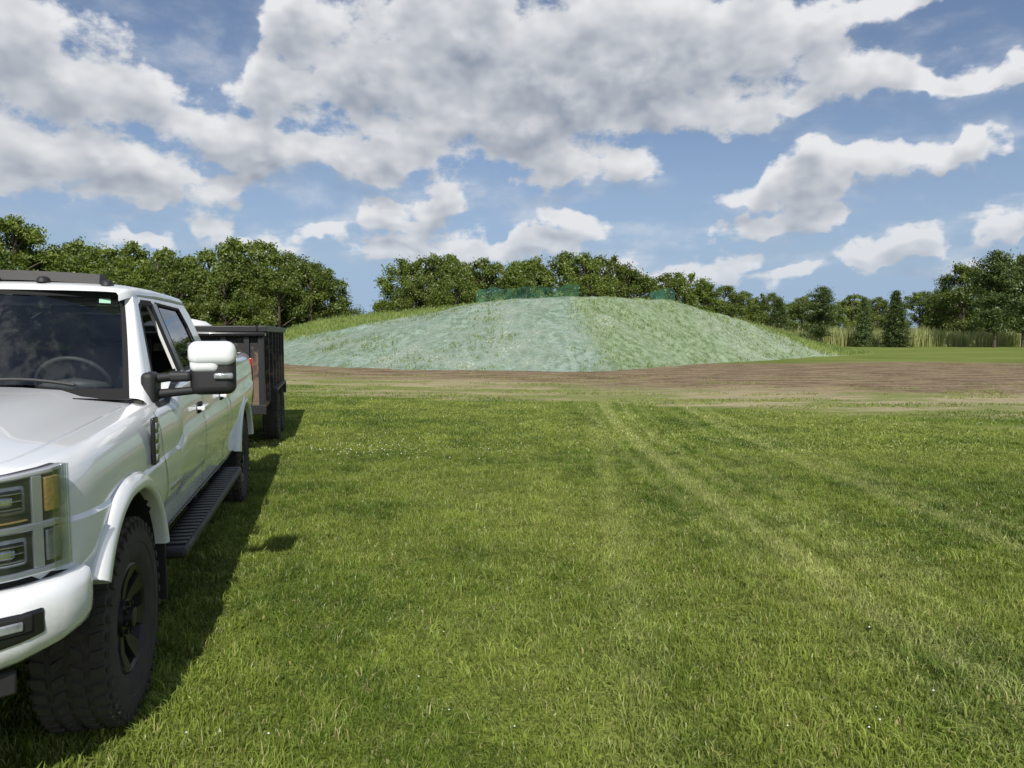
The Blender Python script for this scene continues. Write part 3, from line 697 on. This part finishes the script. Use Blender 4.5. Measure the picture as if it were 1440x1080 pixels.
def sidepanel(name,outer,holes,mat,thick,inset=0):
    for s in(1,-1):
        bm=bmesh.new(); ed=[]
        for lp in[outer]+holes:
            vs=[bm.verts.new((x,s*(sy(z)-inset),z)) for x,z in lp]
            ed+=[bm.edges.new((vs[i],vs[(i+1)%len(vs)])) for i in range(len(vs))]
        bmesh.ops.triangle_fill(bm,use_beauty=True,edges=ed,normal=(0,s,.3)); bmesh.ops.recalc_face_normals(bm,faces=bm.faces)
        if bm.faces and sum(f.normal.y for f in bm.faces)*s<0: bmesh.ops.reverse_faces(bm,faces=bm.faces)
        me=D.meshes.new(name); bm.to_mesh(me); bm.free(); me.materials.append(mat); o=D.objects.new(name,me); link(o,TR)
        if thick:
            m=o.modifiers.new('s','SOLIDIFY'); m.thickness=thick; m.offset=-1
            m=o.modifiers.new('b','BEVEL'); m.width=.006; m.segments=2; m.limit_method='ANGLE'
w1=[(-.90,1.275),(-.99,1.28),(-1.14,1.36),(-1.3,1.38),(-1.74,1.388),(-1.74,1.835),(-1.50,1.832),(-1.40,1.80)]
w2=[(-1.86,1.388),(-2.62,1.40),(-2.70,1.50),(-2.66,1.70),(-2.58,1.82),(-1.86,1.836)]
sidepanel('cab_frame',[(-.70,1.22),(-1.3,1.30),(-3.0,1.34),(-2.99,1.55),(-2.93,1.78),(-2.84,1.87),(-1.5,1.885),(-1.38,1.872)],[w1,w2],M_paint,.035)
def grow(lp,d):
    cx_=sum(p[0] for p in lp)/len(lp); cz=sum(p[1] for p in lp)/len(lp); return [(cx_+(x-cx_)*(1+d),cz+(z-cz)*(1+d)) for x,z in lp]
sidepanel('window_trim',grow(w1,.03),[grow(w1,-.09)],M_gap,.012,-.004)
sidepanel('window_trim',grow(w2,.02),[grow(w2,-.07)],M_gap,.012,-.004)
sidepanel('window_glass',grow(w2,-.02),[],M_tint,0,.012)
sidepanel('window_pillar_trim',[(-1.745,1.39),(-1.745,1.83),(-1.855,1.83),(-1.855,1.39)],[],M_gloss,.012,-.006)
sidepanel('lowered_glass',[(-1.02,1.28),(-1.14,1.36),(-1.3,1.40),(-1.74,1.41),(-1.74,1.38),(-1.3,1.36),(-1.14,1.33)],[],M_tint,0,.018)
V=[];F=[];rx=[(-1.245,1.868,1.878),(-1.28,1.885,1.905),(-1.34,1.895,1.925),(-1.5,1.905,1.945),(-1.9,1.912,1.955),(-2.4,1.908,1.95),(-2.75,1.90,1.935),(-2.88,1.88,1.905),(-2.95,1.84,1.855)]
prof=[(1.0,-.05),(1.0,-.015),(.985,.0),(.95,.2),(.90,.4),(.8,.62),(.6,.85),(.3,.97),(0,1)]
npf=len(prof)*2-1
for x,ze,zc in rx:
    hwid=.715 if x>-2.9 else .69
    if x>-1.3: hwid=.665+(-1.245-x)*.9
    row=[(x,a*hwid,ze+((zc-ze)*b if b>=0 else b)) for a,b in prof]
    row=row+[(p[0],-p[1],p[2]) for p in row[-2::-1]]; V+=row
for i in range(len(rx)-1):
    for k in range(npf-1): F.append((i*npf+k,i*npf+k+1,(i+1)*npf+k+1,(i+1)*npf+k))
obj('roof_panel',V,F,M_paint,TR,smooth=True,sharp=40)
def wsp(v,w_): return (-.60-.66*v-.13*w_*w_-.02*math.sin(v*3.14), w_*(.835-.175*v), 1.315+.565*v-.015*w_*w_+.03*math.sin(v*3.14))
V=[];F=[];nv,nw=10,24
for i in range(nv+1):
    for j in range(nw+1): V.append(wsp(i/nv,-1+2*j/nw))
for i in range(nv):
    for j in range(nw): a=i*(nw+1)+j; F.append((a,a+1,a+nw+2,a+nw+1))
obj('windshield',V,F,M_glass,TR,smooth=True)
def wstrip(name,v0,v1,w0,w1_,mat,off=.003,n=24,m_=1):
    V=[];F=[]
    for i in range(m_+1):
        for j in range(n+1):
            p=wsp(v0+(v1-v0)*i/m_,w0+(w1_-w0)*j/n); V.append((p[0]+off,p[1],p[2]+off))
    for i in range(m_):
        for j in range(n): a=i*(n+1)+j; F.append((a,a+1,a+n+2,a+n+1))
    obj(name,V,F,mat,TR,smooth=True)
wstrip('windshield_top_band',.93,1.0,-1,1,M_gap); wstrip('windshield_bottom_band',-.02,.07,-1,1,M_gap)
wstrip('windshield_edge',0,1,.965,1.0,M_gap,n=2,m_=10); wstrip('windshield_edge',0,1,-1,-.965,M_gap,n=2,m_=10)
wstrip('rear_view_mirror',.80,.90,-.12,.12,M_gap,-.06)
wstrip('inspection_sticker',.86,.915,.82,.90,pbr('sticker',(.35,.6,.45),.6),.005,2)
for s in(1,-1):
    V=[];F=[];n=10
    for i in range(n+1):
        v=i/n; a=wsp(v,s); z=1.25+.625*v; b=(-.72-.68*v,s*sy(z),z)
        a=(a[0]+.006,a[1],a[2]+.003)
        mid=((a[0]+b[0])/2+.012,(a[1]+b[1])/2+s*.02,(a[2]+b[2])/2+.012); bi=(b[0]-.06,b[1]+s*.002,b[2]); ai=(a[0]-.05,a[1]-s*.03,a[2]-.03)
        V+=[ai,a,((a[0]+mid[0])/2+.004,(a[1]+mid[1])/2+s*.006,(a[2]+mid[2])/2+.004),mid,b,bi]
    for i in range(n):
        for j in range(5): F.append((i*6+j,i*6+j+1,(i+1)*6+j+1,(i+1)*6+j))
    obj('a_pillar',V,F,M_paint,TR,smooth=True,sharp=70)
obj('rear_cab_wall',[(-2.99,.89,1.0),(-2.99,-.89,1.0),(-2.985,-.87,1.45),(-2.985,.87,1.45)],[(0,1,2,3)],M_int,TR)
obj('rear_window',[(-2.985,.80,1.45),(-2.985,-.80,1.45),(-2.93,-.68,1.85),(-2.93,.68,1.85)],[(0,1,2,3)],M_tint,TR)
V=[];F=[]
for j in range(25):
    w_=-1+j/12; p=wsp(0,w_); V+=[(p[0]+.11,p[1]*1.02,1.30+.04*(1-w_*w_)),(p[0]+.09,p[1]*1.02,1.345-.045*w_*w_),(p[0]-.01,p[1]*1.02,p[2])]
    if j: F+=[(3*j-3,3*j,3*j+1,3*j-2),(3*j-2,3*j+1,3*j+2,3*j-1)]
obj('cowl',V,F,M_black,TR)
for w0,w1_ in((-.15,.72),(-.9,-.1)):
    pp_=[]
    for i in range(9):
        t=i/8; p=wsp(.03+.10*math.sin(t*2.6)*.9,w0+(w1_-w0)*t); pp_.append((p[0]+.018,p[1],p[2]+.018))
    v,f_=tube(pp_,[.009]*9,6); obj('wiper',v,f_,M_black,TR)
V=[];F=[]
for j in range(21):
    y=-.52+1.04*j/20; c=.03*(1-(y/.52)**2)
    V+=[(-1.42+c,y,1.925+c*.5),(-1.44+c,y,1.982+c*.5),(-1.56+c,y,1.99+c*.5),(-1.60+c,y,1.93+c*.5)]
    if j:
        a=4*j-4
        for q in range(3): F.append((a+q,a+q+1,a+q+5,a+q+4))
F+=[(0,1,2,3),(80,83,82,81)]
obj('roof_deflector',V,F,M_black,TR,smooth=True,sharp=40)
for y in(-.58,-.25,0,.25,.58):
    V=[];F=[];n=10
    z0=1.900+.03*(1-(y/.7)**2)
    for i in range(4):
        for k in range(n):
            t=6.283*k/n; r_=[1,.9,.6,.05][i]; V.append((-1.36+.05*r_*math.cos(t),y+.035*r_*math.sin(t),z0+[0,.02,.032,.036][i]))
    for i in range(3):
        for k in range(n): F.append((i*n+k,i*n+(k+1)%n,(i+1)*n+(k+1)%n,(i+1)*n+k))
    obj('clearance_lamp',V,F,M_black,TR,smooth=True)
box('dashboard',-.72,-1.12,-.78,.78,1.12,1.27,M_int,TR,.05)
M_seat=pbr('seat_leather',(.12,.11,.10),.5)
for y in(.40,-.40):
    box('seat',-1.55,-2.05,y-.25,y+.25,.95,1.12,M_seat,TR,.05)
    box('seat_back',-1.95,-2.12,y-.25,y+.25,1.05,1.55,M_seat,TR,.06)
    box('headrest',-2.0,-2.12,y-.13,y+.13,1.58,1.76,M_seat,TR,.05)
box('rear_seat',-2.75,-2.9,-.7,.7,1.0,1.5,M_int,TR,.05)
ctr=Vector((-1.32,.40,1.33)); ax=Vector((-.85,0,.5)).normalized(); u_=Vector((0,1,0)); v_=ax.cross(u_)
ptsw=[tuple(ctr+u_*.19*math.cos(t)+v_*.19*math.sin(t)) for t in [6.2832*i/32 for i in range(33)]]
V,F=tube(ptsw,[.014]*33,8,0,False); v,f_=tube([tuple(ctr-u_*.19),tuple(ctr),tuple(ctr+u_*.19)],[.018,.05,.018],8,len(V)); V+=v;F+=f_
v,f_=tube([tuple(ctr),tuple(ctr-ax*.3)],[.04,.04],8,len(V)); V+=v;F+=f_
obj('steering_wheel',V,F,pbr('wheel_grey',(.09,.09,.09),.5),TR,smooth=True)
def rbox(name,c,s,mat,parent,bev,rot=(0,0,0)):
    v,f_=boxv(-s[0]/2,s[0]/2,-s[1]/2,s[1]/2,-s[2]/2,s[2]/2); o=obj(name,v,f_,mat,parent,bevel=bev); o.location=c; o.rotation_euler=rot; o.modifiers[-1].segments=5; return o
for s in(1,-1):
    rbox('mirror_housing',(-.955,s*1.205,1.445),(.13,.235,.295),M_black,TR,.045,(0,0,s*.06))
    rbox('mirror_cap',(-.935,s*1.205,1.525),(.15,.245,.135),M_paint,TR,.05,(0,0,s*.06))
    rbox('mirror_cap_side',(-.945,s*1.165,1.470),(.145,.15,.10),M_paint,TR,.035,(0,0,s*.06))
    rbox('mirror_signal',(-.90,s*1.265,1.40),(.05,.10,.035),M_lamp,TR,.012,(0,0,s*.06))
    rbox('mirror_glass',(-1.025,s*1.205,1.45),(.012,.19,.24),M_chrome,TR,.004,(0,0,s*.06))
    for z in(1.41,1.325):
        v,f_=tube([(-.86,s*.88,z-.02),(-.90,s*1.0,z-.01),(-.94,s*1.14,z)],[.030,.024,.022],10); obj('mirror_arm',v,f_,M_black,TR,smooth=True,sharp=60)
    rbox('mirror_base',(-.86,s*.905,1.345),(.16,.07,.17),M_black,TR,.03)
    rbox('arm_cover',(-.91,s*1.04,1.40),(.07,.12,.055),M_black,TR,.02)
OUT=[(.90,.0),(.90,.42),(.885,.60),(.85,.76),(.80,.86),(.72,.935),(.62,.98),(.48,1.005),(.3,1.012)]
cum=[0]
for a,b in zip(OUT[:-1],OUT[1:]): cum.append(cum[-1]+math.hypot(b[0]-a[0],b[1]-a[1]))
def opt(t,off=0):
    x=float(np.interp(t,cum,[p[0] for p in OUT])); y=float(np.interp(t,cum,[p[1] for p in OUT]))
    a=max(0,t-.06); b=min(cum[-1],t+.06)
    dx=float(np.interp(b,cum,[p[0] for p in OUT])-np.interp(a,cum,[p[0] for p in OUT])); dy=float(np.interp(b,cum,[p[1] for p in OUT])-np.interp(a,cum,[p[1] for p in OUT])); L_=math.hypot(dx,dy)
    return x+dy/L_*off,y-dx/L_*off
def wrap(name,t0,t1,z0,z1,off,mat,thick=.02,n=14,bev=.006,smooth=True):
    for s in (1,-1):
        V=[];F=[]
        for i in range(n+1):
            q=i/n; t=t0+(t1-t0)*q; a=z0(q) if callable(z0) else z0; b=z1(q) if callable(z1) else z1
            of=off(t) if callable(off) else off
            xo,yo=opt(t,of); xi,yi=opt(t,of-thick)
            V+=[(xi,s*yi,a),(xo,s*yo,a),(xo,s*yo,b),(xi,s*yi,b)]
            if i:
                k_=4*i-4
                for e in range(4): F.append((k_+e,k_+(e+1)%4,k_+4+(e+1)%4,k_+4+e))
        F+=[(0,3,2,1),(4*n,4*n+1,4*n+2,4*n+3)]
        o=obj(name,V,F,mat,TR)
        bm=bmesh.new(); bm.from_mesh(o.data); bmesh.ops.recalc_face_normals(bm,faces=bm.faces); bm.to_mesh(o.data); bm.free()
        if bev:
            m=o.modifiers.new('b','BEVEL'); m.width=bev; m.segments=2; m.limit_method='ANGLE'; m.angle_limit=math.radians(45)
        if smooth: o.data.polygons.foreach_set('use_smooth',[True]*len(o.data.polygons)); o.data.set_sharp_from_angle(angle=math.radians(45))
tE=float(np.interp(0.655,[p[0] for p in OUT][::-1],cum[::-1])) ; tS=cum[2]-.02
ht=lambda q:1.17+.035*q
wrap('headlight_housing',tS,tE,.865,ht,.008,M_refl,.05)
wrap('headlight_chrome_top',tS,tE,lambda q:ht(q)-.018,lambda q:ht(q)+.001,.018,M_silver,.03)
wrap('headlight_chrome_bottom',tS,tE,.862,.884,.018,M_silver,.03)
wrap('headlight_chrome_end',tE-.018,tE,.862,1.205,.019,M_silver,.03)
wrap('headlight_bar',tS,tE-.03,1.008,1.032,.02,M_silver,.03)
wrap('headlight_bar_lower',tS+.1,tE-.13,1.042,1.048,.018,M_amber,.03)
wrap('headlight_chrome_inner',tE-.118,tE-.088,.885,1.18,.017,M_silver,.02)
wrap('headlight_amber',tE-.080,tE-.026,1.06,1.172,.017,M_amber,.02)
wrap('headlight_side_reflector',tE-.080,tE-.026,.90,1.00,.015,M_lamp,.02)
for a,b in((.90,.995),(1.065,1.160)):
    wrap('headlight_lamp',tS+.06,tE-.13,a,b,.014,M_lamp,.03,bev=.015)
    wrap('lamp_shroud',tS+.075,tE-.142,a+.012,b-.012,.018,M_gloss,.02,bev=.01)
    wrap('lamp_projector',tS+.10,tE-.17,a+.03,b-.03,.024,M_chrome,.02,bev=.018)
    for i in range(3): wrap('lamp_fin',tS+.08,tE-.15,a+.022+i*.024,a+.0245+i*.024,.026,M_lamp,.01,bev=0)
wrap('headlight_lens',tS,tE,.868,ht,.030,M_lens,.004,bev=0)
wrap('grille_surround',0,tS-.01,.80,1.14,.02,M_black,.06)
for i in range(4): wrap('grille_bar',0,tS-.02,.84+i*.075,.868+i*.075,.05,M_gloss,.05)
bp=[(.575,-.05),(.585,.03),(.61,.065),(.66,.088),(.74,.095),(.79,.09),(.822,.072),(.835,.02),(.835,-.05)]
tB=float(np.interp(.575,[p[0] for p in OUT][::-1],cum[::-1]))
def bsc(t):
    ex=1 if t<tB-.12 else max(0.0,math.cos((t-(tB-.12))/.12*1.3))
    return (.35+.65*ex)*(1-.25*min(1,max(0,(t-.8)/.25)))
for s in(1,-1):
    V=[];F=[];n=30;m=len(bp)
    for i in range(n+1):
        t=tB*i/n
        up=.07*max(0,(t-cum[3])/(tB-cum[3]))
        for z,o_ in bp:
            xx,yy=opt(t,o_*bsc(t)); V.append((xx,s*yy,z+(up*(.74-z)/.165 if z<.74 else 0)))
    for i in range(n):
        for j in range(m-1): F.append((i*m+j,i*m+j+1,(i+1)*m+j+1,(i+1)*m+j))
    F.append(tuple(n*m+j for j in range(m)))
    o=obj('front_bumper',V,F,M_paint,TR,smooth=True,sharp=50)
    bm=bmesh.new(); bm.from_mesh(o.data); bmesh.ops.recalc_face_normals(bm,faces=bm.faces); bm.to_mesh(o.data); bm.free()
tF=cum[4]+.055
fo=lambda e:(lambda t:.095*bsc(t)+e)
wrap('fog_recess',tF-.50,tF,lambda q:.650+.045*q*q,lambda q:.790-.012*q,fo(.004),M_gloss,.06,bev=.012,n=24)
wrap('fog_lamp_surround',tF-.36,tF-.03,.712,.772,fo(.009),M_gap,.02,bev=.008,n=20)
wrap('fog_lamp',tF-.34,tF-.055,.726,.756,fo(.014),M_lamp,.02,bev=.005,n=20)
wrap('lower_valance',0,cum[4],.50,.58,.02,M_black,.05,bev=.01)
wrap('bumper_gap',0,tE+.03,.832,.868,-.012,M_gap,.04,bev=0)
box('rear_bumper',-5.38,-5.55,-.93,.93,.58,.74,M_black,TR,.04)
boxes('tail_light',[(-5.30,-5.375,s*.92,s*.970,1.0,1.36) for s in(1,-1)],pbr('red_lens',(.35,.02,.02),.2),TR,.01)
# ================================================================== TRAILER
TL=empty('dump_trailer',org,rz)
X0,X1=-6.9,-10.9
boxes('trailer_walls',[(X0,X0-.06,-.95,.95,.72,1.62),(X1,X1+.06,-.95,.95,.72,1.62),(X0-.06,X1+.06,.90,.95,.72,1.62),(X0-.06,X1+.06,-.95,-.90,.72,1.62),(X0,X1,-.95,.95,.62,.72)],M_rust,TL,.006)
boxes('top_rail',[(X0+.05,X1-.03,s*.88,s*1.0,1.66,1.745) for s in(1,-1)]+[(X0-.08,X0+.06,-.88,.88,1.66,1.742),(X1-.04,X1+.08,-.88,.88,1.66,1.742)],M_steel,TL,.012)
boxes('tarp_lid',[(X0+.10,X0-.35,-.98,.98,1.60,1.655)],M_gloss,TL,.015)
boxes('side_stakes',[(X0-.25-i*.62,X0-.33-i*.62,s*.951,s*1.0,.70,1.66) for i in range(6) for s in(1,-1)],M_rust,TL,.006)
boxes('front_ribs',[(X0+.001,X0+.055,y-.035,y+.035,.66,1.60) for y in(-.91,-.45,0,.45,.74,.92)],M_steel,TL,.006)
boxes('frame_rails',[(X0+.1,X1,s*.45,s*.55,.48,.62) for s in(1,-1)]+[(X0+.06,X0+.0,-.97,.97,.55,.68)],M_steel,TL,.006)
for s in(1,-1):
    v,f_=tube([(X0+.1,s*.5,.55),(-5.75,s*.04,.50)],[.05,.05],6); obj('tongue',v,f_,M_steel,TL)
    boxes('fender',[(-7.75,-9.75,s*.80,s*1.06,.80,.83),(-7.72,-7.75,s*.80,s*1.06,.62,.83),(-9.75,-9.78,s*.80,s*1.06,.62,.83)],M_steel,TL,.005)
    for x in(-8.3,-9.2): wheel('trailer_wheel',TL,x,s*.93,s,.38,.11,6)
box('toolbox',-6.35,-6.85,-.45,.45,.66,1.05,M_steel,TL,.02)
box('trailer_jack',-5.95,-6.05,-.05,.05,.05,1.0,M_steel,TL,.01)
V=[];F=[];n=24
for i,(r_,z) in enumerate([(.50,.75),(.52,1.3),(.52,1.62),(.48,1.74),(.38,1.81),(.2,1.85),(.01,1.86)]):
    for k_ in range(n): V.append((-7.9+r_*math.cos(6.283*k_/n),-.30+r_*math.sin(6.283*k_/n),z))
for i in range(6):
    for k_ in range(n): F.append((i*n+k_,i*n+(k_+1)%n,(i+1)*n+(k_+1)%n,(i+1)*n+k_))
obj('water_tank',V,F,M_tank,TL,smooth=True,sharp=50)
# ------------------------------------------------------------------ view
scene.view_settings.view_transform='Standard'; scene.view_settings.look='None'; scene.view_settings.exposure=0; scene.view_settings.gamma=1
